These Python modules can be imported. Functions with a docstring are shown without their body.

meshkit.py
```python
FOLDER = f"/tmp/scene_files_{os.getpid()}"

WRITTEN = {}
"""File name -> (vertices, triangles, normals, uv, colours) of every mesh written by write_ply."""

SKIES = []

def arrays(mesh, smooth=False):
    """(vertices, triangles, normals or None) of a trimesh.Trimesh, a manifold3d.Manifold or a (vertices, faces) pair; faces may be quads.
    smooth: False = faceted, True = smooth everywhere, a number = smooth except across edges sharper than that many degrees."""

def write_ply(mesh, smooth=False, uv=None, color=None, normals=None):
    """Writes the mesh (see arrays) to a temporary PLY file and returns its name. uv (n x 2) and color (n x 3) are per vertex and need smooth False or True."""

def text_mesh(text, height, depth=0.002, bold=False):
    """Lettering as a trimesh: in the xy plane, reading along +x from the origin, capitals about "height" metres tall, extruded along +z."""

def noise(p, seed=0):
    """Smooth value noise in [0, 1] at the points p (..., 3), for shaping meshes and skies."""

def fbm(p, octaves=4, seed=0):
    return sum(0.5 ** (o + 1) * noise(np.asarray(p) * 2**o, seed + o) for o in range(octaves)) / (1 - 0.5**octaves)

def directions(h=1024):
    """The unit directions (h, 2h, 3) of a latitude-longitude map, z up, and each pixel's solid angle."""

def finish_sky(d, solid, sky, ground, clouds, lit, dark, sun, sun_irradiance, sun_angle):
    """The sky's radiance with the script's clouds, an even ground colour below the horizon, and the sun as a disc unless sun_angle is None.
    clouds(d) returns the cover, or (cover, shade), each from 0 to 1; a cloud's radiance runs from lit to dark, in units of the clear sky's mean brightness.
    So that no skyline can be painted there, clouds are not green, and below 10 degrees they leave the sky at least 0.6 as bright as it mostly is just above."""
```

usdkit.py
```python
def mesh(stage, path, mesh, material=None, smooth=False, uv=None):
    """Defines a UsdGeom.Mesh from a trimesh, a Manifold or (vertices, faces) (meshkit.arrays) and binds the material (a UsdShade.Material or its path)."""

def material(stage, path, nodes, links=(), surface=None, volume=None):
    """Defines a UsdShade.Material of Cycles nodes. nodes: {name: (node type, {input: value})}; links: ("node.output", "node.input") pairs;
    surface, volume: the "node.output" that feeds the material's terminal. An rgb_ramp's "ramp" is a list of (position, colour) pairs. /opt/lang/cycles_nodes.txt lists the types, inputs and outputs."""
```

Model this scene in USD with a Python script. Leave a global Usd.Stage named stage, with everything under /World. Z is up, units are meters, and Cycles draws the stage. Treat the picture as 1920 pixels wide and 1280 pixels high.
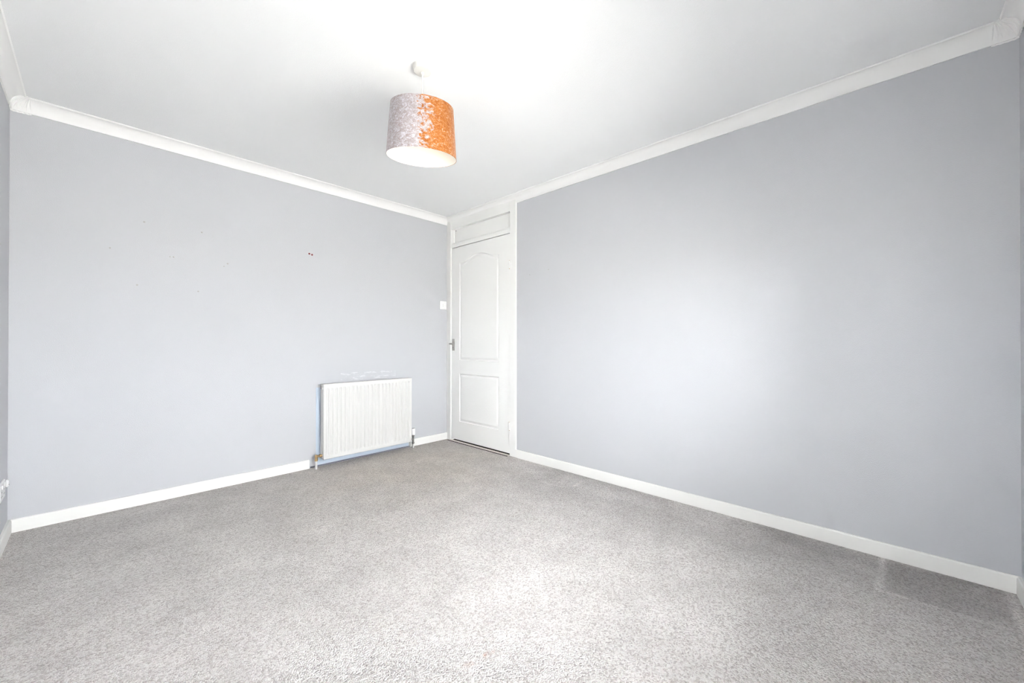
import math
import numpy as np
import trimesh
import shapely.geometry as sg
import usdkit
import meshkit
from pxr import Gf, Sdf, Usd, UsdGeom, UsdLux

stage = Usd.Stage.CreateInMemory()
UsdGeom.SetStageUpAxis(stage, "Z")
UsdGeom.SetStageMetersPerUnit(stage, 1.0)
UsdGeom.Xform.Define(stage, "/World")
UsdGeom.Scope.Define(stage, "/World/Looks")

# ------------------------------------------------------------------ camera, daylight, exposure
# Room corner (left wall / right wall) is the origin; left wall is y=0, right wall is x=0, room is x<0, y<0.
LX, LY, H = 2.895, 3.784, 2.3245
CAM = (-2.5815, -3.3944, 1.0109)
RIGHT, UP, FWD = (0.68819, -0.72553, 0.00103), (-0.00373, -0.00211, 0.99999), (0.72552, 0.68819, 0.00416)
cam = UsdGeom.Camera.Define(stage, "/World/camera")
cam.CreateHorizontalApertureAttr(36.0)
cam.CreateVerticalApertureAttr(24.0)
cam.CreateFocalLengthAttr(743.3 / 1920 * 36)
cam.CreateClippingRangeAttr(Gf.Vec2f(0.01, 200))
cam.AddTransformOp().Set(Gf.Matrix4d(*RIGHT, 0, *UP, 0, *[-c for c in FWD], 0, *CAM, 1))
cam.CreateExposureAttr(0.32)

sky = UsdLux.DomeLight.Define(stage, "/World/sky")          # bright even overcast
sky.CreateIntensityAttr(6.9)
sky.CreateColorAttr(Gf.Vec3f(0.99, 0.99, 1.0))
sun = UsdLux.DistantLight.Define(stage, "/World/sun")        # stands behind the house: it lights the paving outside, not the room
sun.CreateIntensityAttr(17.5)
sun.CreateNormalizeAttr(True)
sun.CreateAngleAttr(0.6)
sun.CreateColorAttr(Gf.Vec3f(1.0, 0.97, 0.93))
sun.AddRotateXYZOp().Set(Gf.Vec3f(0.0, 60.0, 6.0))          # from over the door wall
BULB_STRENGTH = 5.0

# ------------------------------------------------------------------ helpers
USED = {}


def numbered(parent, name):
    k = USED.get((parent, name), 0)
    USED[(parent, name)] = k + 1
    return name if k == 0 else f"{name}_{k:03d}"


LOC = {}


def tag(prim, label=None, cat=None, group=None, kind=None):
    for k, v in (("label", label), ("category", cat), ("group", group), ("kind", kind)):
        if v:
            prim.SetCustomDataByKey(k, v)
    return prim


def thing(name, label, cat, loc=(0, 0, 0), group=None, kind=None):
    path = "/World/" + numbered("/World", name)
    x = UsdGeom.Xform.Define(stage, path)
    x.AddTranslateOp().Set(Gf.Vec3d(*loc))
    LOC[path] = np.array(loc, float)
    return tag(x.GetPrim(), label, cat, group, kind)


def part(parent, name, mesh, mat, smooth=30, label=None):
    """A mesh in room coordinates as a child of a thing (or of a part)."""
    pp = str(parent.GetPath())
    path = pp + "/" + numbered(pp, name)
    loc = LOC.get(pp, np.zeros(3))
    v, f = (np.array(mesh.vertices), np.array(mesh.faces)) if hasattr(mesh, "faces") else mesh
    m = usdkit.mesh(stage, path, trimesh.Trimesh(np.asarray(v) - loc, f, process=False), mat, smooth=smooth)
    LOC[path] = loc
    return tag(m.GetPrim(), label)


def struct(name, mesh, mat, label, cat, smooth=30):
    path = "/World/" + numbered("/World", name)
    m = usdkit.mesh(stage, path, mesh, mat, smooth=smooth)
    LOC[path] = np.zeros(3)
    return tag(m.GetPrim(), label, cat, None, "structure")


def box(x0, x1, y0, y1, z0, z1, ch=0.0):
    lo, hi = np.minimum((x0, y0, z0), (x1, y1, z1)), np.maximum((x0, y0, z0), (x1, y1, z1))
    if ch <= 0:
        b = trimesh.creation.box(hi - lo)
        b.apply_translation((lo + hi) / 2)
        return b
    pts = []
    for i in range(8):
        s = np.array([(i >> k) & 1 for k in range(3)])
        c = np.where(s, hi, lo)
        for k in range(3):
            q = c + np.where(s, -1, 1) * ch
            q[k] = c[k]
            pts.append(q)
    return trimesh.convex.convex_hull(np.array(pts))


def cat_(*ms):
    return trimesh.util.concatenate(list(ms))


def cyl(p, q, r, n=24, r2=None):
    """Closed (tapered) cylinder from p to q."""
    return lathe([(0, 0), (r, 0), (r if r2 is None else r2, np.linalg.norm(np.subtract(q, p))), (0, np.linalg.norm(np.subtract(q, p)))], p, np.subtract(q, p), n)


def lathe(profile, origin=(0, 0, 0), axis=(0, 0, 1), n=48):
    m = trimesh.creation.revolve(np.array(profile, float), sections=n)
    T = trimesh.geometry.align_vectors([0, 0, 1], np.asarray(axis, float) / np.linalg.norm(axis))
    m.apply_transform(T)
    m.apply_translation(origin)
    return m


def tube(points, r, n=12):
    pts = np.array(points, float)
    out, prev = [], None
    for i, p in enumerate(pts):
        t = pts[min(i + 1, len(pts) - 1)] - pts[max(i - 1, 0)]
        t /= np.linalg.norm(t)
        u = np.cross(t, [0, 0, 1.0]) if prev is None else prev - t * (prev @ t)
        if np.linalg.norm(u) < 1e-6:
            u = np.cross(t, [1.0, 0, 0])
        u /= np.linalg.norm(u)
        prev = u
        w = np.cross(t, u)
        a = np.linspace(0, 2 * np.pi, n, endpoint=False)
        out.append(p + r * (np.cos(a)[:, None] * u + np.sin(a)[:, None] * w))
    k = len(pts)
    f = [[i * n + j, i * n + (j + 1) % n, (i + 1) * n + (j + 1) % n] for i in range(k - 1) for j in range(n)]
    f += [[i * n + j, (i + 1) * n + (j + 1) % n, (i + 1) * n + j] for i in range(k - 1) for j in range(n)]
    v = np.vstack(out + [pts[:1], pts[-1:]])
    f += [[k * n, (j + 1) % n, j] for j in range(n)] + [[k * n + 1, (k - 1) * n + j, (k - 1) * n + (j + 1) % n] for j in range(n)]
    m = trimesh.Trimesh(v, f, process=False)
    m.fix_normals()
    return m


def grid_faces(nr, nc):
    i, j = np.meshgrid(np.arange(nr - 1), np.arange(nc - 1), indexing="ij")
    a = (i * nc + j).ravel()
    return np.vstack([np.stack([a, a + 1, a + nc + 1], 1), np.stack([a, a + nc + 1, a + nc], 1)])


# ------------------------------------------------------------------ materials
def look(name, color, rough=0.5, spec=0.5, metal=0.0, bump=None, extra=None):
    n = {"p": ("principled_bsdf", {"base_color": color, "roughness": rough, "specular_ior_level": spec, "metallic": metal, **(extra or {})})}
    l = []
    if bump:
        scale, dist = bump
        n["g"] = ("geometry", {})
        n["n"] = ("noise_texture", {"scale": scale, "detail": 3.0, "roughness": 0.6})
        n["b"] = ("bump", {"distance": dist, "strength": 1.0})
        l = [("g.position", "n.vector"), ("n.fac", "b.height"), ("b.normal", "p.normal")]
    return usdkit.material(stage, "/World/Looks/" + name, n, l, surface="p.BSDF")


WALL = (0.555, 0.562, 0.588)
M_ceiling = look("ceiling_paint", (0.90, 0.91, 0.92), 0.85, 0.2, bump=(260, 0.0006))
M_wall = look("wall_paint", WALL, 0.75, 0.25, bump=(240, 0.0007))
M_cornice = look("cornice_plaster", (0.90, 0.90, 0.895), 0.6, 0.3)
M_gloss = look("white_satinwood", (0.88, 0.875, 0.85), 0.35, 0.45)
M_door = look("door_white", (0.88, 0.88, 0.865), 0.4, 0.4, bump=(90, 0.0004))
M_frame = look("frame_white", (0.87, 0.87, 0.855), 0.4, 0.4)
M_radiator = look("radiator_enamel", (0.71, 0.705, 0.69), 0.45, 0.35)
M_plastic = look("white_plastic", (0.9, 0.9, 0.9), 0.3, 0.5)
M_rose = look("ivory_plastic", (0.76, 0.75, 0.72), 0.5, 0.3)
M_upvc = look("window_upvc", (0.88, 0.88, 0.88), 0.3, 0.5)
M_brass = look("aged_brass", (0.58, 0.41, 0.22), 0.35, 0.5, 1.0)
M_nickel = look("satin_nickel", (0.50, 0.49, 0.46), 0.38, 0.5, 1.0)
M_chrome = look("chrome_fitting", (0.62, 0.61, 0.60), 0.22, 0.5, 1.0)
M_bar = look("threshold_metal", (0.80, 0.74, 0.68), 0.4, 0.5, 0.3)
M_dark = look("dark_gap", (0.10, 0.085, 0.08), 0.9, 0.1)
M_edge = look("bare_edge", (0.22, 0.22, 0.26), 0.9, 0.1)
M_blue = look("old_blue_paint", (0.54, 0.62, 0.72), 0.7, 0.3)
M_red = look("red_plug", (0.33, 0.09, 0.09), 0.5, 0.4)
M_hole = look("nail_hole_grey", (0.46, 0.45, 0.44), 0.9, 0.1)
M_ground = look("paving", (0.51, 0.50, 0.48), 0.9, 0.2, bump=(6, 0.01))

# left wall: the same paint with worn pale rubs above the radiator
usdkit.material(stage, "/World/Looks/wall_paint_rubbed", {
    "g": ("geometry", {}), "s": ("separate_xyz", {}),
    "bx": ("math", {"math_type": "compare", "value2": -0.87, "value3": 0.26}),
    "bz": ("math", {"math_type": "compare", "value2": 0.722, "value3": 0.034}),
    "mp": ("mapping", {"scale": (9.0, 1.0, 34.0), "mapping_type": "point"}),
    "no": ("noise_texture", {"scale": 1.6, "detail": 4.0, "roughness": 0.65}),
    "r": ("map_range", {"range_type": "smoothstep", "from_min": 0.48, "from_max": 0.64, "to_min": 0.0, "to_max": 0.35, "clamp": True}),
    "m1": ("math", {"math_type": "multiply"}), "m2": ("math", {"math_type": "multiply"}),
    "mix": ("mix_color", {"a": WALL, "b": (0.88, 0.88, 0.90)}),
    "n": ("noise_texture", {"scale": 240.0, "detail": 3.0, "roughness": 0.6}), "b": ("bump", {"distance": 0.0007}),
    "p": ("principled_bsdf", {"roughness": 0.75, "specular_ior_level": 0.25})},
    [("g.position", "s.vector"), ("s.x", "bx.value1"), ("s.z", "bz.value1"), ("g.position", "mp.vector"), ("mp.vector", "no.vector"),
     ("no.fac", "r.value"), ("bx.value", "m1.value1"), ("bz.value", "m1.value2"), ("m1.value", "m2.value1"), ("r.result", "m2.value2"),
     ("m2.value", "mix.fac"), ("mix.result", "p.base_color"), ("g.position", "n.vector"), ("n.fac", "b.height"), ("b.normal", "p.normal")], surface="p.BSDF")
M_wall_left = "/World/Looks/wall_paint_rubbed"

# carpet: heather twist pile, speckled tuft by tuft; vertex "wear" = (pile lay, warm tint, rust)
usdkit.material(stage, "/World/Looks/carpet_twist", {
    "g": ("geometry", {}),
    "dn": ("noise_texture", {"scale": 90.0, "detail": 2.0}),
    "dv": ("vector_math", {"math_type": "multiply_add", "vector2": (0.012, 0.012, 0.012)}),
    "v": ("voronoi_texture", {"scale": 190.0, "feature": "f1", "randomness": 1.0}),
    "sc": ("separate_color", {}),
    "n2": ("noise_texture", {"scale": 330.0, "detail": 2.0, "roughness": 0.7}),
    "mixv": ("mix_float", {"fac": 0.42}),
    "ramp": ("rgb_ramp", {"ramp": [(0.0, (0.40, 0.365, 0.355)), (0.28, (0.62, 0.58, 0.565)), (0.5, (0.84, 0.805, 0.79)), (0.72, (0.93, 0.905, 0.89)), (1.0, (0.98, 0.965, 0.95))]}),
    "n3": ("noise_texture", {"scale": 5.0, "detail": 4.0, "roughness": 0.6}),
    "r3": ("map_range", {"from_min": 0.3, "from_max": 0.7, "to_min": 0.68, "to_max": 0.83, "clamp": True}),
    "w": ("attribute", {"attribute": "wear"}), "ws": ("separate_color", {}),
    "k": ("math", {"math_type": "multiply"}),
    "sc1": ("vector_math", {"math_type": "scale"}),
    "warm_tint": ("mix_color", {"blend_type": "multiply", "b": (1.0, 0.955, 0.885)}),
    "rust": ("mix_color", {"b": (0.42, 0.16, 0.07)}),
    "vd": ("math", {"math_type": "multiply_add", "value2": -260.0, "value3": 1.0}),
    "hb": ("math", {"math_type": "add"}),
    "b": ("bump", {"distance": 0.0015, "strength": 0.5}),
    "p": ("principled_bsdf", {"roughness": 0.95, "specular_ior_level": 0.1, "sheen_weight": 0.15, "sheen_roughness": 0.5})},
    [("g.position", "dn.vector"), ("dn.color", "dv.vector1"), ("g.position", "dv.vector3"), ("dv.vector", "v.vector"),
     ("v.color", "sc.color"), ("g.position", "n2.vector"), ("sc.r", "mixv.a"), ("n2.fac", "mixv.b"), ("mixv.result", "ramp.fac"),
     ("g.position", "n3.vector"), ("n3.fac", "r3.value"), ("w.color", "ws.color"), ("ws.r", "k.value1"), ("r3.result", "k.value2"),
     ("ramp.color", "sc1.vector1"), ("k.value", "sc1.scale"), ("sc1.vector", "warm_tint.a"), ("ws.g", "warm_tint.fac"),
     ("warm_tint.result", "rust.a"), ("ws.b", "rust.fac"), ("rust.result", "p.base_color"),
     ("v.distance", "vd.value1"), ("vd.value", "hb.value1"), ("n2.fac", "hb.value2"), ("hb.value", "b.height"), ("b.normal", "p.normal")], surface="p.BSDF")
M_carpet = "/World/Looks/carpet_twist"

# window pane: light passes straight through
usdkit.material(stage, "/World/Looks/window_glass", {
    "f": ("fresnel", {"IOR": 1.45}), "t": ("transparent_bsdf", {"color": (0.96, 0.97, 0.97)}), "g": ("glossy_bsdf", {"color": (1, 1, 1), "roughness": 0.0}),
    "m": ("mix_closure", {})},
    [("f.fac", "m.fac"), ("t.BSDF", "m.closure1"), ("g.BSDF", "m.closure2")], surface="m.closure")

usdkit.material(stage, "/World/Looks/bulb_glow", {"e": ("emission", {"color": (1.0, 0.80, 0.56), "strength": BULB_STRENGTH})}, surface="e.emission")

# lampshade: crushed velvet, silvery nap with painted daylight sheen on one side, painted bulb glow on the other, broken by the crush
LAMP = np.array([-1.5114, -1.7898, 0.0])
RV = np.array([0.688, -0.7255, 0.0])  # camera right axis: splits the painted sheen from the painted glow
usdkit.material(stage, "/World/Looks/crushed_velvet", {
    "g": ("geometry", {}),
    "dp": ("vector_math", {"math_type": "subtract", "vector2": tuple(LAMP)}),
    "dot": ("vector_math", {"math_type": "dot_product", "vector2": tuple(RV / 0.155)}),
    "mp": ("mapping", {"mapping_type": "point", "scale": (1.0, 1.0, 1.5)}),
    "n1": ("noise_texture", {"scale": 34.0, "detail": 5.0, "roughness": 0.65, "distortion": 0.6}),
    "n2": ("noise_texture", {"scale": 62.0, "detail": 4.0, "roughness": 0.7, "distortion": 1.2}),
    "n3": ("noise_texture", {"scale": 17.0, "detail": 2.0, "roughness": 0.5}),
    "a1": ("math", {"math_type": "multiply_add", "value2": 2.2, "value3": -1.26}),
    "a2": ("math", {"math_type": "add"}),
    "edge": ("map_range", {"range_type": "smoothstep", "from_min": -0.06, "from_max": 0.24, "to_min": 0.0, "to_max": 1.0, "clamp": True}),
    "silver_sheen": ("rgb_ramp", {"ramp": [(0.0, (0.30, 0.15, 0.11)), (0.34, (0.34, 0.27, 0.26)), (0.5, (0.41, 0.365, 0.37)), (0.6, (0.54, 0.52, 0.56)), (0.8, (0.72, 0.70, 0.74))]}),
    "copper_glow": ("rgb_ramp", {"ramp": [(0.0, (0.16, 0.04, 0.012)), (0.34, (0.30, 0.085, 0.015)), (0.50, (0.42, 0.145, 0.025)), (0.60, (0.46, 0.22, 0.10)), (0.72, (0.60, 0.47, 0.44))]}),
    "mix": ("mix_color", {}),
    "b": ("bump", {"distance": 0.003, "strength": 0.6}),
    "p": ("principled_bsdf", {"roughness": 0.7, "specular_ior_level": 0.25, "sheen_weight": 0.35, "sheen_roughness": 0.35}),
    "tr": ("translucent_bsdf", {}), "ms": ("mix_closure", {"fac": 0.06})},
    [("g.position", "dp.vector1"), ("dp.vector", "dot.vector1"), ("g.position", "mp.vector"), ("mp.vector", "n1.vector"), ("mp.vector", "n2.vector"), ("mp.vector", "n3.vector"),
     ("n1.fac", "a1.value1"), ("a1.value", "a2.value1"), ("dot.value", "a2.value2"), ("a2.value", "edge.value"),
     ("n2.fac", "silver_sheen.fac"), ("n2.fac", "copper_glow.fac"), ("edge.result", "mix.fac"), ("silver_sheen.color", "mix.a"), ("copper_glow.color", "mix.b"),
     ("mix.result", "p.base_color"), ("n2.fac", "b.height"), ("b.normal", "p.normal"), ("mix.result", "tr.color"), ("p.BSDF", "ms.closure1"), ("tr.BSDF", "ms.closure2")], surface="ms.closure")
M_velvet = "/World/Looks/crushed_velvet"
usdkit.material(stage, "/World/Looks/shade_lining_white", {
    "d": ("diffuse_bsdf", {"color": (0.88, 0.85, 0.80)}), "t": ("translucent_bsdf", {"color": (0.9, 0.85, 0.78)}), "m": ("mix_closure", {"fac": 0.08})},
    [("d.BSDF", "m.closure1"), ("t.BSDF", "m.closure2")], surface="m.closure")

# ------------------------------------------------------------------ floor
nx, ny = 291, 379
gx, gy = np.linspace(-LX, 0, nx), np.linspace(-LY, 0, ny)
X, Y = np.meshgrid(gx, gy)                 # rows = y
P3 = np.stack([X, Y, 0 * X], -1)
und = meshkit.fbm(P3 * 3.1 + 7, 3, 4) - 0.5
inner = np.clip(np.minimum(np.minimum(X + LX, -X), np.minimum(Y + LY, -Y)) / 0.15, 0, 1)
dents = np.zeros_like(X)


def seg(ax, ay, bx, by, w):
    """Soft mask of a line pressed into the pile."""
    a, d = np.array([ax, ay]), np.array([bx - ax, by - ay])
    t = np.clip(((X - ax) * d[0] + (Y - ay) * d[1]) / (d @ d), 0, 1)
    r = np.hypot(X - ax - t * d[0], Y - ay - t * d[1])
    return np.exp(-(r / w) ** 2)


wob = (meshkit.noise(P3 * 14, 5) - 0.5)
lines = 0.9 * seg(-0.02, -3.375, -0.37, -3.36, 0.013) + 0.5 * seg(-0.36, -3.38, -0.345, -3.72, 0.012) + 0.75 * seg(-0.03, -3.752, -0.34, -3.737, 0.012)
lines = lines + 0.7 * seg(-0.325, -1.535, -0.315, -1.72, 0.007) + 0.5 * seg(-0.245, -1.78, -0.09, -1.76, 0.010) + 0.5 * seg(-0.47, -1.93, -0.465, -1.975, 0.009)
lines = lines * np.clip(0.8 + 1.2 * wob, 0.3, 1.2)
# pile lay: brushed darker in patches along the right wall, where furniture and feet pressed it
blot = meshkit.fbm(P3 * np.array([5.0, 2.6, 1]) + 3, 4, 11)
near_wall = np.exp(-(-X / 0.42) ** 2)
lay = 1.0 - 0.28 * near_wall * np.clip((blot - 0.36) * 3.4, 0, 1) * np.clip((-Y - 0.95) / 0.3, 0, 1)
foot = np.clip((X + 0.36) / 0.02, 0, 1) * np.clip((-Y - 3.38) / 0.02, 0, 1) * np.clip((Y + 3.74) / 0.02, 0, 1)
lay -= 0.12 * foot
blot2 = meshkit.fbm(P3 * 1.7 + 21, 4, 31)
lay += 0.16 * (blot2 - 0.5)
lay = lay + 0.38 * np.clip(lines, 0, 1)
warm_tint = np.exp(-(((X + 0.75) / 0.95) ** 2 + ((Y + 0.55) / 0.75) ** 2)) * (0.55 + 0.9 * (meshkit.fbm(P3 * 3.3 + 50, 3, 8) - 0.2)) + 0.22  # warm beige tint, strongest near the door and radiator
rust = np.zeros_like(X)
for sx_, sy_, w_, a_ in ((-1.703, -2.445, 0.006, 0.95), (-1.76, -2.438, 0.006, 0.55), (-1.775, -2.43, 0.011, 0.22), (-1.68, -2.452, 0.007, 0.25)):
    rust += a_ * np.exp(-(((X - sx_) ** 2 + (Y - sy_) ** 2) / w_ ** 2))
Z = 0.004 * und * inner - 0.002 * np.clip(lines, 0, 1)
fl = usdkit.mesh(stage, "/World/floor", (np.stack([X, Y, Z], -1).reshape(-1, 3), grid_faces(ny, nx)), M_carpet, smooth=True)
USED[("/World", "floor")] = 1
LOC["/World/floor"] = np.zeros(3)
UsdGeom.PrimvarsAPI(fl).CreatePrimvar("wear", Sdf.ValueTypeNames.Color3fArray, "vertex").Set(
    [Gf.Vec3f(float(a), float(b), float(c)) for a, b, c in zip(lay.ravel(), np.clip(warm_tint, 0, 1).ravel(), np.clip(rust, 0, 1).ravel())])
tag(fl.GetPrim(), "grey-beige flecked twist-pile carpet over the whole floor", "floor", None, "structure")

# ------------------------------------------------------------------ walls, ceiling
struct("ceiling", box(-LX - 0.3, 0.3, -LY - 0.3, 0.3, H, H + 0.12), M_ceiling, "plain matt white ceiling with the pendant lamp hanging from it", "ceiling")
T = 0.12
wl = thing("wall_left", "pale grey-blue painted wall behind the radiator", "wall", (0, 0, 0), kind="structure")
part(wl, "plaster", box(-LX - T, T, 0, T, -0.1, H), M_wall_left)
part(wl, "old_paint_patch", box(-1.331, -0.47, -0.0012, 0.001, 0.012, 0.645), M_blue, label="paler blue older paint left behind the radiator")
part(wl, "bare_edge", box(-1.375, -0.46, -0.006, 0.001, -0.006, 0.010), M_edge, label="dark gap where the skirting is missing under the radiator")
for hx, hz, hr in ((-2.367, 1.771, 0.0055), (-2.078, 1.764, 0.0055), (-2.518, 1.581, 0.0045), (-2.224, 1.573, 0.005), (-2.242, 1.572, 0.004), (-1.932, 1.572, 0.006), (-1.953, 1.55, 0.004), (-2.398, 1.371, 0.005), (-2.096, 1.36, 0.005)):
    part(wl, "nail_hole", lathe([(0, 0.0008), (hr * 0.6, 0.0008), (hr, 0.0), (0, -0.0005)], (hx, 0, hz), (0, -1, 0), 12), M_hole)


def diff(a, b):
    return trimesh.boolean.difference([a, b], engine="manifold")


# the right wall has a pocket for the full-height door frame
wr = thing("wall_right", "pale grey-blue painted wall to the right of the door", "wall", (0, 0, 0), kind="structure")
part(wr, "plaster", diff(box(0, 0.16, -LY - T, 0.0, -0.1, H), box(-0.05, 0.075, -1.0, -0.0, -0.05, H + 0.1)), M_wall)
part(wr, "scuff_mark", box(-0.0006, 0.001, -3.225, -3.215, 0.521, 0.526), look("scuff_grey", (0.55, 0.56, 0.59), 0.8, 0.2))
part(wr, "scuff_mark", box(-0.0006, 0.001, -3.215, -3.10, 0.5225, 0.5245), "/World/Looks/scuff_grey")
for py_, pz_ in ((-1.155, 1.60), (-1.36, 1.62)):
    part(wr, "nail_hole", lathe([(0, 0.0008), (0.003, 0.0008), (0.0045, 0.0), (0, -0.0005)], (0, py_, pz_), (-1, 0, 0), 12), M_hole)
WX0, WX1, WZ0, WZ1, WT = -2.86, -0.62, 0.50, 1.54, 0.14
WY0, WY1, WYZ0, WYZ1 = -3.30, -2.20, 0.80, 1.46  # opening for the added rear left window
struct("wall_rear_left", diff(box(-LX - WT, -LX, -LY - WT, 0, -0.1, H), box(-LX - 1, -LX + 0.5, WY0, WY1, WYZ0, WYZ1)), M_wall, "sliver of grey-blue wall at the far left edge carrying the socket", "wall")
struct("wall_rear_right", diff(box(-LX - WT, 0.16, -LY - WT, -LY, -0.1, H), box(WX0, WX1, -LY - 1, -LY + 0.5, WZ0, WZ1)), M_wall, "grey-blue window wall behind the camera, a sliver at the far right edge", "wall")

# windows behind the camera; the rear left one is added to even the light
def window(n, label, a0, a1, WZ0, WZ1, place):
    """place(a, d, z): a along the wall, d outwards from the room face."""
    def bx(a0, a1, d0, d1, z0, z1, ch=0.0):
        return box(*[c for pr in zip(place(a0, d0, z0), place(a1, d1, z1)) for c in pr], ch)
    fw, am = 0.05, (a0 + a1) / 2
    w = thing(f"window_{n}", label, "window", place(am, 0.11, WZ0), kind="structure")
    LOC[str(w.GetPath())] = np.array(place(am, 0.11, WZ0), float)
    d0, d1 = 0.085, 0.145
    part(w, "frame", cat_(bx(a0, a1, d0, d1, WZ0, WZ0 + fw), bx(a0, a1, d0, d1, WZ1 - fw, WZ1), bx(a0, a0 + fw, d0, d1, WZ0 + fw, WZ1 - fw), bx(a1 - fw, a1, d0, d1, WZ0 + fw, WZ1 - fw), bx(am - 0.03, am + 0.03, d0, d1, WZ0 + fw, WZ1 - fw)), M_upvc)
    part(w, "sill", bx(a0 + 0.002, a1 - 0.002, -0.03, 0.084, WZ0 + 0.001, WZ0 + 0.024, 0.004), M_gloss)
    part(w, "pane", bx(a0 + fw, am - 0.03, 0.113, 0.117, WZ0 + fw, WZ1 - fw), "/World/Looks/window_glass")
    part(w, "pane", bx(am + 0.03, a1 - fw, 0.113, 0.117, WZ0 + fw, WZ1 - fw), "/World/Looks/window_glass")


window(1, "white framed two-light window behind the camera opposite the radiator", WX0, WX1, WZ0, WZ1, lambda a, d, z: (a, -LY - d, z))
window(2, "white framed two-light window added behind the camera to even the light on the right wall", WY0, WY1, WYZ0, WYZ1, lambda a, d, z: (-LX - d, a, z))
struct("ground", cat_(box(-30, 30, -40, -LY - WT - 0.01, -0.4, -0.3), box(-30, -LX - WT - 0.01, -LY - WT - 0.01, 30, -0.4, -0.3)), M_ground, "grey paved ground outside the windows", "ground")

# ------------------------------------------------------------------ cornice (plaster cove) and its fluted corner pieces
D, PJ = 0.068, 0.061
phi = np.linspace(0, np.pi / 2, 13)
cove = [(0.0, -D), (0.007, -D), (0.007, -D + 0.005)]
cove += [(0.007 + (PJ - 0.015) * (1 - math.cos(t)), -D + 0.005 + (D - 0.012) * math.sin(t)) for t in phi[1:]]
cove += [(PJ - 0.008, -0.0075), (PJ - 0.004, -0.0075), (PJ, -0.003), (PJ, 0.0), (0.0, 0.0)]
cove = np.array(cove)


def cove_run(p0, p1, inward):
    """Cove between two room corners, mitred at both ends."""
    p0, p1, inward = np.array(p0, float), np.array(p1, float), np.array(inward, float)
    d = (p1 - p0) / np.linalg.norm(p1 - p0)
    rows = []
    for p, s in ((p0, 1), (p1, -1)):
        for a, z in cove:
            q = p + inward * a + d * s * a
            rows.append((q[0], q[1], H + z))
    n = len(cove)
    f = []
    for j in range(n):
        k = (j + 1) % n
        f += [[j, k, n + k], [j, n + k, n + j]]
    m = trimesh.Trimesh(rows, f, process=False)
    caps = trimesh.creation.triangulate_polygon(sg.Polygon(cove), engine="earcut")[1]
    m = trimesh.Trimesh(rows, np.vstack([f, caps, caps[:, ::-1] + n]), process=False)
    m.fix_normals()
    return m


e = 0.0
struct("trim_1", cove_run((-LX, 0), (0, 0), (0, -1)), M_cornice, "white coved cornice along the top of the left wall", "cornice")
struct("trim_2", cove_run((0, 0), (0, -LY), (-1, 0)), M_cornice, "white coved cornice along the top of the right wall and above the door", "cornice")
struct("trim_3", cove_run((0, -LY), (-LX, -LY), (0, 1)), M_cornice, "white coved cornice above the window behind the camera", "cornice")
struct("trim_4", cove_run((-LX, -LY), (-LX, 0), (1, 0)), M_cornice, "white coved cornice running up the far left edge of the view", "cornice")


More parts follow.
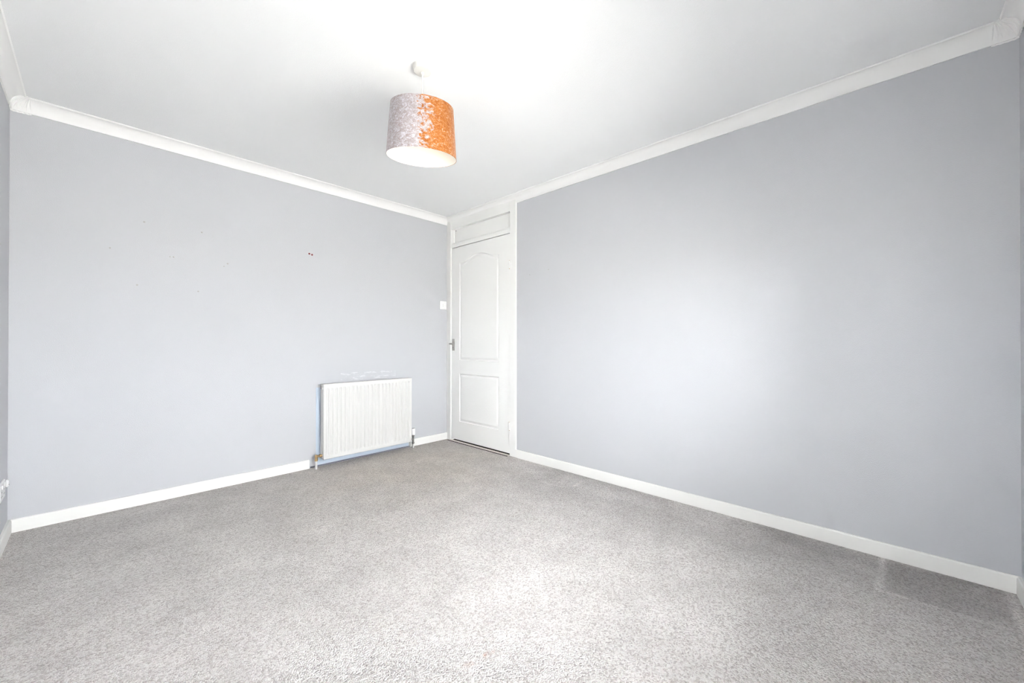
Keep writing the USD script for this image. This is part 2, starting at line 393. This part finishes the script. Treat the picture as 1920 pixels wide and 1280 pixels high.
def corner_piece(cx, cy, sx, sy):
    S, d2, pj = 0.074, D + 0.006, PJ + 0.004
    nt, nf, flutes = 73, 15, 8
    th = np.linspace(0, 1, nt)
    v = []
    for t in th:
        # wall-side path with a rounded inner corner
        R = 0.012
        s = t * 2 * S
        if s < S - R:
            B = np.array([S - s, 0.0])
        elif s > S + R:
            B = np.array([0.0, s - S])
        else:
            a = (s - (S - R)) / (2 * R) * math.pi / 2
            B = np.array([R - R * math.sin(a), R - R * math.cos(a)])
        # ceiling-side path gathers towards the apex
        a = t * math.pi / 2
        A = np.array([pj, pj])
        Tp = A + np.array([(S - pj) * math.cos(a), (S - pj) * math.sin(a)]) * 1.0
        sc = 0.5 + 0.5 * math.cos(2 * math.pi * flutes * t)      # 1 at ridges
        drop = 0.004 * math.sin(math.pi * t)
        for p in np.linspace(0, math.pi / 2, nf):
            h = B + (Tp - B) * (1 - math.cos(p))
            z = -(d2 + drop * 0.6) + (d2 - 0.0015) * math.sin(p)
            fade = (1 - (p / (math.pi / 2)) ** 3) * (0.7 + 0.3 * math.sin(min(1.0, p / 0.5) * math.pi / 2))
            off = 0.0015 + 0.0042 * sc * fade
            n = np.array([1, 1]) / math.sqrt(2) * math.cos(p) if 0.15 < t < 0.85 else np.array([math.sin(a), math.cos(a)]) * math.cos(p)
            h = h + n * off
            v.append((h[0], h[1], z - off * math.sin(p)))
    v = np.array(v)
    f = grid_faces(nt, nf)
    # close to the wall corner so that it is a solid piece
    base = len(v)
    extra = [(S, 0, 0), (0, S, 0), (0, 0, 0)]
    allv = np.vstack([v, extra])
    ef = []
    for j in range(nf - 1):
        ef.append([base, j, j + 1])
        ef.append([base + 1, (nt - 1) * nf + j + 1, (nt - 1) * nf + j])
    for i in range(nt - 1):
        ef.append([base + 2, (i + 1) * nf, i * nf])
        ef.append([base + 2, i * nf + nf - 1, (i + 1) * nf + nf - 1])
    ef += [[base, base + 2, 0], [base, nf - 1, base + 2], [base + 1, (nt - 1) * nf, base + 2], [base + 1, base + 2, nt * nf - 1]]
    m = trimesh.Trimesh(np.column_stack([cx + sx * allv[:, 0], cy + sy * allv[:, 1], H + allv[:, 2]]), np.vstack([f, ef]), process=False)
    m.fix_normals()
    return m


struct("trim_5", corner_piece(-LX, 0, 1, -1), M_cornice, "white fluted shell corner of the cornice at the upper left", "cornice corner", smooth=50)
struct("trim_6", corner_piece(0, -LY, -1, 1), M_cornice, "white fluted shell corner of the cornice at the upper right", "cornice corner", smooth=50)
struct("trim_7", corner_piece(-LX, -LY, 1, 1), M_cornice, "white fluted shell corner of the cornice behind the camera", "cornice corner", smooth=50)

# ------------------------------------------------------------------ skirting
SH, ST = 0.0686, 0.0154
sk = [(0, 0), (ST, 0), (ST, SH - 0.007), (ST - 0.002, SH - 0.0025), (ST - 0.006, SH), (0, SH)]


def skirting(p0, p1, inward, m0=False, m1=False):
    p0, p1, inward = np.array(p0, float), np.array(p1, float), np.array(inward, float)
    d = (p1 - p0) / np.linalg.norm(p1 - p0)
    rows = []
    for p, s, mt in ((p0, 1, m0), (p1, -1, m1)):
        for a, z in sk:
            q = p + inward * a + (d * s * a if mt else 0)
            rows.append((q[0], q[1], z - 0.004 if z == 0 else z))
    n = len(sk)
    f = [t for j in range(n) for t in ([j, (j + 1) % n, n + (j + 1) % n], [j, n + (j + 1) % n, n + j])]
    caps = trimesh.creation.triangulate_polygon(sg.Polygon(sk), engine="earcut")[1]
    m = trimesh.Trimesh(rows, np.vstack([f, caps, caps[:, ::-1] + n]), process=False)
    m.fix_normals()
    return m


bl = thing("baseboard_left", "white skirting along the left wall, broken behind the radiator", "skirting", (0, 0, 0), kind="structure")
part(bl, "length", skirting((-LX, 0), (-1.385, 0), (0, -1), True, False), M_gloss)
part(bl, "length", skirting((-0.455, 0), (-0.008, 0), (0, -1)), M_gloss)
struct("baseboard_right", skirting((0, -1.004), (0, -LY), (-1, 0), False, True), M_gloss, "white skirting along the foot of the right wall", "skirting")
struct("baseboard_rear_right", skirting((0, -LY), (-LX, -LY), (0, 1), True, True), M_gloss, "white skirting under the window behind the camera", "skirting")
struct("baseboard_rear_left", skirting((-LX, -LY), (-LX, 0), (1, 0), True, True), M_gloss, "short stretch of white skirting at the lower left edge", "skirting")

# ------------------------------------------------------------------ door
door = thing("door_1", "white two-panel arched door with fixed panel above, in the far corner", "door", (0, -0.5, 0), kind="structure")
FX = -0.012
YL, YR, ZB, ZT = -0.0795, -0.9245, 0.019, 1.9985          # leaf edges
part(door, "frame_post", cat_(box(FX, 0.07, -0.056, -0.001, 0, H, 0.002), box(FX - 0.006, 0.07, -0.0775, -0.0565, 0, H - 0.06, 0.003)), M_frame)
part(door, "frame_post", box(FX, 0.07, -1.003, -0.9275, 0, H - 0.004, 0.002), M_frame)
part(door, "transom", cat_(box(FX, 0.07, -0.927, -0.078, 2.0035, 2.040, 0.002), box(FX + 0.010, 0.07, -0.927, -0.078, 2.040, 2.054, 0.004)), M_frame)
part(door, "fascia_board", box(FX, 0.07, -0.927, -0.078, 2.198, H - 0.004, 0.0015), M_frame)
part(door, "overpanel", box(0.026, 0.07, -0.927, -0.078, 2.050, 2.20), M_frame, label="recessed fixed panel above the door")
part(door, "bead", cat_(box(0.010, 0.03, -0.927, -0.915, 2.054, 2.198, 0.003), box(0.010, 0.03, -0.090, -0.078, 2.054, 2.198, 0.003)), M_frame)
part(door, "screw_hole", lathe([(0, 0.0008), (0.006, 0.0008), (0.0065, 0.0), (0, -0.0005)], (0.0255, -0.112, 2.186), (-1, 0, 0), 12), M_hole)

LF, LB = -0.004, 0.036                                     # leaf faces


def outline(y0, y1, z0, z1, rise=0.0):
    """Panel outline, counter-clockwise seen from the room: u = distance from the left edge."""
    w = abs(y1 - y0)
    pts = [(0, z0), (w, z0)]
    if rise:
        for u in np.linspace(1, 0, 41):
            q = np.clip(abs(u - 0.5) / 0.44, 0, 1)
            pts.append((u * w, z1 + rise * 0.5 * (1 + math.cos(math.pi * q ** 1.15))))
    else:
        pts += [(w, z1), (0, z1)]
    # densify the straight sides
    out = []
    for a, b in zip(pts, pts[1:] + pts[:1]):
        k = max(1, int(np.hypot(b[0] - a[0], b[1] - a[1]) / 0.06))
        out += [(a[0] + (b[0] - a[0]) * i / k, a[1] + (b[1] - a[1]) * i / k) for i in range(k)]
    return np.array(out)


def inset(pts, d):
    e1 = pts - np.roll(pts, 1, 0)
    e2 = np.roll(pts, -1, 0) - pts
    n1 = np.stack([-e1[:, 1], e1[:, 0]], 1) / np.linalg.norm(e1, axis=1)[:, None]
    n2 = np.stack([-e2[:, 1], e2[:, 0]], 1) / np.linalg.norm(e2, axis=1)[:, None]
    return pts + d * (n1 + n2) / (1 + (n1 * n2).sum(1))[:, None]


U0 = 0.2074 - 0.0795
PAN = [outline(0, 0.576, 0.836, 1.832, 0.058), outline(0, 0.576, 0.207, 0.699)]
prof = [(0.0, 0.0), (0.003, 0.0045), (0.007, 0.0075), (0.013, 0.0080), (0.019, 0.0060), (0.026, 0.0022), (0.031, 0.0012), (0.034, 0.0010)]


def to_room(uz, x):
    return np.column_stack([np.full(len(uz), x), YL - uz[:, 0], uz[:, 1]])


W = YL - YR
holes = [p + np.array([U0, 0]) for p in PAN]
face = sg.Polygon([(0, ZB), (W, ZB), (W, ZT), (0, ZT)], [h for h in holes])
tv, tf = trimesh.creation.triangulate_polygon(face, engine="earcut")
front = trimesh.Trimesh(to_room(np.asarray(tv), LF), np.asarray(tf)[:, ::-1], process=False)
if front.face_normals[0][0] > 0:
    front.invert()
body = box(LF + 0.0005, LB, YR, YL, ZB, ZT, 0)
# slab behind the moulded face (its front lies under the panels' deepest moulding)
slab = box(LF + 0.0095, LB, YR, YL, ZB, ZT)
rim = []
for (ya, za), (yb, zb) in (((YL, ZB), (YR, ZB)), ((YR, ZB), (YR, ZT)), ((YR, ZT), (YL, ZT)), ((YL, ZT), (YL, ZB))):
    rim.append(trimesh.Trimesh([(LF, ya, za), (LF, yb, zb), (LF + 0.0095, yb, zb), (LF + 0.0095, ya, za)], [[0, 1, 2], [0, 2, 3]], process=False))
leaf = part(door, "leaf", cat_(front, slab, *rim), M_door, smooth=False)
for h in holes:
    rings = [to_room(inset(h, d), LF + z) for d, z in prof]
    n = len(h)
    v = np.vstack(rings)
    f = []
    for k in range(len(prof) - 1):
        for j in range(n):
            a, b = k * n + j, k * n + (j + 1) % n
            f += [[a, b + n, b], [a, a + n, b + n]]
    inn = inset(h, prof[-1][0])
    cv, cf = trimesh.creation.triangulate_polygon(sg.Polygon(inn), engine="earcut")
    mm = trimesh.Trimesh(v, f, process=False)
    cm = trimesh.Trimesh(to_room(np.asarray(cv), LF + prof[-1][1]), np.asarray(cf)[:, ::-1], process=False)
    for q in (mm, cm):
        if q.face_normals[:, 0].mean() > 0:
            q.invert()
    part(leaf, "panel", cat_(mm, cm), M_door, smooth=40)
# handle: backplate, neck and lever
hnd = part(door, "handle", box(LF - 0.006, LF, -0.133, -0.093, 0.933, 1.056, 0.002), M_nickel, label="satin metal lever handle")
nz, nyy = 1.004, -0.100
lever = [(LF - 0.004, nyy, nz), (LF - 0.03, nyy, nz), (LF - 0.046, nyy - 0.004, nz), (LF - 0.052, nyy - 0.02, nz), (LF - 0.053, nyy - 0.05, nz - 0.001), (LF - 0.052, nyy - 0.085, nz - 0.003)]
part(hnd, "lever", tube(lever, 0.0085, 14), M_nickel)
part(hnd, "lever_collar", lathe([(0, 0.0), (0.013, 0.0), (0.013, 0.005), (0.010, 0.008), (0, 0.008)], (LF - 0.006, nyy, nz), (-1, 0, 0), 24), M_nickel)
part(hnd, "keyhole", box(LF - 0.0068, LF - 0.0055, -0.1150, -0.1110, 0.955, 0.972), M_dark)
for z0 in (1.683, 0.232):
    hg = part(door, "hinge", cyl((LF - 0.009, -0.926, z0), (LF - 0.009, -0.926, z0 + 0.068), 0.0055, 14), M_frame)
    part(hg, "hinge_leaf", box(FX - 0.0015, FX + 0.001, -0.945, -0.929, z0, z0 + 0.068), M_frame)
    part(hg, "hinge_pin", cyl((LF - 0.009, -0.926, z0 - 0.004), (LF - 0.009, -0.926, z0 + 0.072), 0.004, 12), M_brass)
part(door, "threshold_strip", box(-0.034, -0.006, -0.926, -0.079, -0.002, 0.009, 0.002), M_bar, label="thin metal carpet bar under the door")
part(door, "gap_shadow", cat_(box(0.034, 0.074, -0.926, -0.079, -0.001, 0.03), box(-0.0055, 0.034, -0.926, -0.079, -0.004, 0.001), box(-0.043, -0.0345, -0.926, -0.06, -0.004, 0.003)), M_dark)
part(door, "rebate", box(0.037, 0.074, -0.928, -0.076, 0.03, 2.02), M_dark)

# ------------------------------------------------------------------ radiator
RX0, RX1, RZ0, RZ1 = -1.307, -0.491, 0.068, 0.678
RF, RB = -0.095, -0.030
rad = thing("radiator", "white fluted panel radiator on the left wall beside the door", "radiator", ((RX0 + RX1) / 2, -0.06, 0))
# pressed front panel: 24 shallow upright channels fading out at head and foot
nfl = 24
xs = np.linspace(RX0 + 0.002, RX1 - 0.002, nfl * 10 + 1)
zs = np.concatenate([[RZ0, RZ0 + 0.004, RZ0 + 0.016], np.linspace(RZ0 + 0.026, RZ0 + 0.052, 7), np.linspace(RZ0 + 0.1, RZ1 - 0.1, 8), np.linspace(RZ1 - 0.052, RZ1 - 0.026, 7), [RZ1 - 0.016, RZ1 - 0.004, RZ1]])
XX, ZZ = np.meshgrid(xs, zs)
ph = ((XX - RX0) / (RX1 - RX0) * nfl) % 1.0
ridge = np.clip((np.abs(ph - 0.5) - 0.20) / 0.16, 0, 1)
ridge = ridge * ridge * (3 - 2 * ridge)                      # 1 in the channel
endf = np.clip((np.minimum(ZZ - RZ0, RZ1 - ZZ) - 0.026) / 0.022, 0, 1)
endf = endf * endf * (3 - 2 * endf)
edge = np.clip((np.minimum(XX - RX0, RX1 - XX) - 0.014) / 0.006, 0, 1)
rim_ = np.clip(1 - np.minimum(ZZ - RZ0, RZ1 - ZZ) / 0.006, 0, 1) ** 2
YY = RF + 0.0095 * ridge * endf * edge + 0.004 * rim_
v = np.stack([XX, YY, ZZ], -1).reshape(-1, 3)
f = grid_faces(len(zs), len(xs))
nb = len(v)
v2 = v.copy()
v2[:, 1] = RF + 0.012
fr = [v, v2]
nr, nc = len(zs), len(xs)
bd = [j for j in range(nc)] + [i * nc + nc - 1 for i in range(1, nr)] + [(nr - 1) * nc + j for j in range(nc - 2, -1, -1)] + [i * nc for i in range(nr - 2, 0, -1)]
sf = [t for a, b in zip(bd, bd[1:] + bd[:1]) for t in ([a, b + nb, b], [a, a + nb, b + nb])]
pm = trimesh.Trimesh(np.vstack(fr), np.vstack([f, f[:, ::-1] + nb, sf]), process=False)
pm.fix_normals()
part(rad, "front_panel", pm, M_radiator, smooth=35)
part(rad, "side_cover", box(RX0, RX0 + 0.006, RB, RF + 0.010, RZ0 + 0.008, RZ1 - 0.003, 0.0015), M_radiator)
part(rad, "side_cover", box(RX1 - 0.006, RX1, RB, RF + 0.010, RZ0 + 0.008, RZ1 - 0.003, 0.0015), M_radiator)
slots = [box(RX0 + 0.007, RX1 - 0.007, y0, y0 + 0.004, RZ1 - 0.006, RZ1 - 0.002) for y0 in np.linspace(RB, RF + 0.012, 7)]
slots += [box(x0, x0 + 0.006, RB, RF + 0.016, RZ1 - 0.0055, RZ1 - 0.0025) for x0 in np.linspace(RX0 + 0.007, RX1 - 0.013, 29)]
part(rad, "top_grille", cat_(*slots), M_radiator)
part(rad, "back_panel", box(RX0 + 0.01, RX1 - 0.01, RB - 0.002, RB + 0.002, RZ0 + 0.012, RZ1 - 0.02), M_radiator)
fins = [box(x0, x0 + 0.0012, RB - 0.004, RF + 0.014, RZ0 + 0.03, RZ1 - 0.03) for x0 in np.linspace(RX0 + 0.03, RX1 - 0.03, 30)]
part(rad, "convector_fins", cat_(*fins), M_radiator)
for bx_ in (RX0 + 0.13, RX1 - 0.13):
    part(rad, "bracket", cat_(box(bx_ - 0.015, bx_ + 0.015, RB, -0.0015, RZ0 + 0.07, RZ0 + 0.10), box(bx_ - 0.015, bx_ + 0.015, -0.004, -0.0015, RZ0 + 0.07, RZ1 - 0.07), box(bx_ - 0.015, bx_ + 0.015, RB, -0.0015, RZ1 - 0.10, RZ1 - 0.07)), M_radiator)
plug = part(rad, "bleed_plug", cat_(lathe([(0, 0), (0.0145, 0), (0.0145, 0.004), (0.011, 0.007), (0, 0.007)], (RX0 + 0.001, -0.064, RZ1 - 0.036), (-1, 0, 0), 28)), M_radiator)
part(plug, "bleed_slot", box(RX0 - 0.0072, RX0 - 0.0055, -0.060, -0.0555, RZ1 - 0.042, RZ1 - 0.014), M_dark)
# lockshield valve, left
VY, VZ = -0.066, 0.100
vx = -1.352
lock = part(rad, "lockshield_valve", cat_(lathe([(0, 0), (0.009, 0), (0.009, 0.008), (0.0125, 0.009), (0.0125, 0.022), (0.009, 0.023), (0.009, 0.048), (0, 0.048)], (RX0 + 0.001, VY, VZ), (-1, 0, 0), 20),
                                         lathe([(0, 0), (0.011, 0), (0.0125, 0.002), (0.0125, 0.016), (0.0105, 0.018), (0.0105, 0.044), (0.006, 0.050), (0, 0.050)], (vx, VY, VZ - 0.036), (0, 0, 1), 20)), M_brass, label="tarnished brass lockshield valve")
part(lock, "pipe", cyl((vx, VY, -0.002), (vx, VY, VZ - 0.030), 0.0085, 18), M_radiator, label="white painted pipe")
# thermostatic valve, right
tx, ty_ = -0.458, -0.066
trv = part(rad, "thermostatic_valve", cat_(lathe([(0, 0), (0.010, 0), (0.012, 0.002), (0.012, 0.016), (0.009, 0.019), (0.009, 0.070), (0.012, 0.072), (0.012, 0.086), (0, 0.086)], (tx, ty_, 0.040), (0, 0, 1), 20),
                                           lathe([(0, 0), (0.009, 0), (0.009, 0.034), (0, 0.034)], (tx, ty_, 0.083), (-1, 0, 0), 16)), M_chrome, label="metal valve body")
hp = [(0, 0), (0.014, 0), (0.0175, 0.004), (0.0185, 0.012), (0.0185, 0.058), (0.016, 0.064), (0, 0.065)]
part(trv, "thermostat_head", lathe(hp, (tx, ty_, 0.124), (0, 0, 1), 24), M_plastic, label="white plastic thermostat head")
part(trv, "pipe", cyl((tx, ty_, -0.002), (tx, ty_, 0.044), 0.0085, 18), M_radiator)

# ------------------------------------------------------------------ pendant lamp
lamp = thing("pendant_lamp", "lit pendant lamp with silvery crushed velvet drum shade, sheen and orange glow painted on", "lamp", (-1.511, -1.790, H))
L0 = np.array([-1.511, -1.790, 0.0])
rose = part(lamp, "ceiling_rose", lathe([(0, 0), (0.0455, 0), (0.0455, -0.004), (0.0435, -0.018), (0.040, -0.024), (0.030, -0.0275), (0.009, -0.029), (0.008, -0.038), (0.005, -0.040), (0, -0.040)][::-1], (L0[0], L0[1], H), (0, 0, 1), 48), M_rose)
axis = np.array([-0.0842, -0.1399, 1.0])
axis /= np.linalg.norm(axis)
top = np.array([-1.5114, -1.7898, 2.1301])
HT, RT, RBt = 0.2262, 0.1466, 0.1661
part(lamp, "flex", tube([(L0[0], L0[1], H - 0.036), (L0[0], L0[1], 2.10)], 0.0035, 10), M_rose)
part(lamp, "lampholder", lathe([(0, 0), (0.008, 0), (0.012, 0.004), (0.017, 0.016), (0.017, 0.030), (0.024, 0.031), (0.024, 0.036), (0.017, 0.037), (0.017, 0.060), (0, 0.060)], (L0[0], L0[1], 2.110), (0, 0, -1), 28), M_plastic)
bz = 1.990
part(lamp, "bulb", lathe([(0, -0.03), (0.013, -0.0265), (0.024, -0.018), (0.030, -0.004), (0.030, 0.004), (0.027, 0.016), (0.019, 0.034), (0.0135, 0.048), (0.013, 0.062), (0, 0.062)], (L0[0], L0[1], bz), (0, 0, 1), 32), "/World/Looks/bulb_glow", smooth=60)


def drum(rt, rb, t, z0=0.0, z1=0.0):
    """Open drum wall of thickness t about the tilted axis (profile closed)."""
    return lathe([(rt, -z0), (rb, -(HT - z1)), (rb - t, -(HT - z1)), (rt - t, -z0), (rt, -z0)], top, axis, 120)


shade = part(lamp, "shade", drum(RT, RBt, 0.0012), M_velvet, label="crushed velvet drum, daylight sheen painted on one side and orange bulb glow on the other")
part(shade, "shade_lining", drum(RT - 0.0016, RBt - 0.0016, 0.0008, 0.0005, 0.0005), "/World/Looks/shade_lining_white", label="glossless white inner lining")
uu = np.cross(axis, [1, 0, 0])
uu /= np.linalg.norm(uu)
ww = np.cross(axis, uu)
ctr = top - axis * 0.045
ring = [top - axis * 0.004 + (RT - 0.005) * (math.cos(a) * uu + math.sin(a) * ww) for a in np.linspace(0, 2 * np.pi, 73)]
spokes = [tube([ctr + 0.021 * (math.cos(a) * uu + math.sin(a) * ww), top - axis * 0.004 + (RT - 0.005) * (math.cos(a) * uu + math.sin(a) * ww)], 0.0016, 8) for a in (0.4, 0.4 + 2.094, 0.4 + 4.189)]
hub = tube([ctr + 0.021 * (math.cos(a) * uu + math.sin(a) * ww) for a in np.linspace(0, 2 * np.pi, 33)], 0.002, 8)
part(shade, "shade_carrier", cat_(tube(ring, 0.0018, 8), hub, *spokes), M_plastic, label="white wire ring and spokes")

# ------------------------------------------------------------------ wall fittings
sw = thing("light_switch", "white square light switch on the left wall beside the door frame", "light switch", (-0.060, 0, 1.407))
swp = part(sw, "plate", box(-0.103, -0.017, -0.009, 0, 1.364, 1.450, 0.0025), M_plastic)
part(sw, "rocker", box(-0.068, -0.052, -0.0125, -0.008, 1.390, 1.424, 0.0015), M_plastic)
for sx_ in (-0.090, -0.030):
    part(sw, "screw", lathe([(0, 0), (0.0035, 0), (0.003, 0.001), (0, 0.0012)], (sx_, -0.009, 1.407), (0, -1, 0), 14), M_plastic)

so = thing("wall_socket", "white double socket low on the wall at the far left edge", "socket", (-LX, -0.245, 0.284))
part(so, "plate", box(-LX, -LX + 0.009, -0.318, -0.172, 0.241, 0.327, 0.0025), M_plastic)
for yc in (-0.282, -0.208):
    part(so, "switch", box(-LX + 0.008, -LX + 0.0125, yc - 0.006, yc + 0.006, 0.300, 0.318, 0.001), M_plastic)
    part(so, "pin_hole", cat_(box(-LX + 0.0085, -LX + 0.0094, yc - 0.002, yc + 0.002, 0.281, 0.289), box(-LX + 0.0085, -LX + 0.0094, yc - 0.014, yc - 0.008, 0.262, 0.266), box(-LX + 0.0085, -LX + 0.0094, yc + 0.008, yc + 0.014, 0.262, 0.266)), M_dark)
clip = thing("cable_clip", "tiny white clip on the wall between the socket and the corner", "cable clip", (-LX, -0.085, 0.285))
part(clip, "saddle", cat_(box(-LX, -LX + 0.012, -0.098, -0.072, 0.266, 0.302, 0.004)), M_plastic)
part(clip, "nail", lathe([(0, 0), (0.003, 0), (0.0025, 0.0012), (0, 0.0016)], (-LX + 0.012, -0.085, 0.276), (1, 0, 0), 12), M_chrome)

for k, (px_, pz_, lab) in enumerate(((-1.386, 1.732, "left one of the two tiny red wall plugs above the radiator"), (-1.365, 1.727, "right one of the two tiny red wall plugs above the radiator"))):
    wp = thing("wall_plug", lab, "wall plug", (px_, 0, pz_))
    part(wp, "collar", lathe([(0.0028, 0.0), (0.0075, 0.0), (0.0072, 0.0016), (0.0035, 0.002), (0.0028, 0.0)], (px_, 0, pz_), (0, -1, 0), 20), M_red)
    part(wp, "bore", lathe([(0, 0.0006), (0.0034, 0.0006), (0.0034, 0), (0, 0)], (px_, 0, pz_), (0, -1, 0), 16), M_dark)
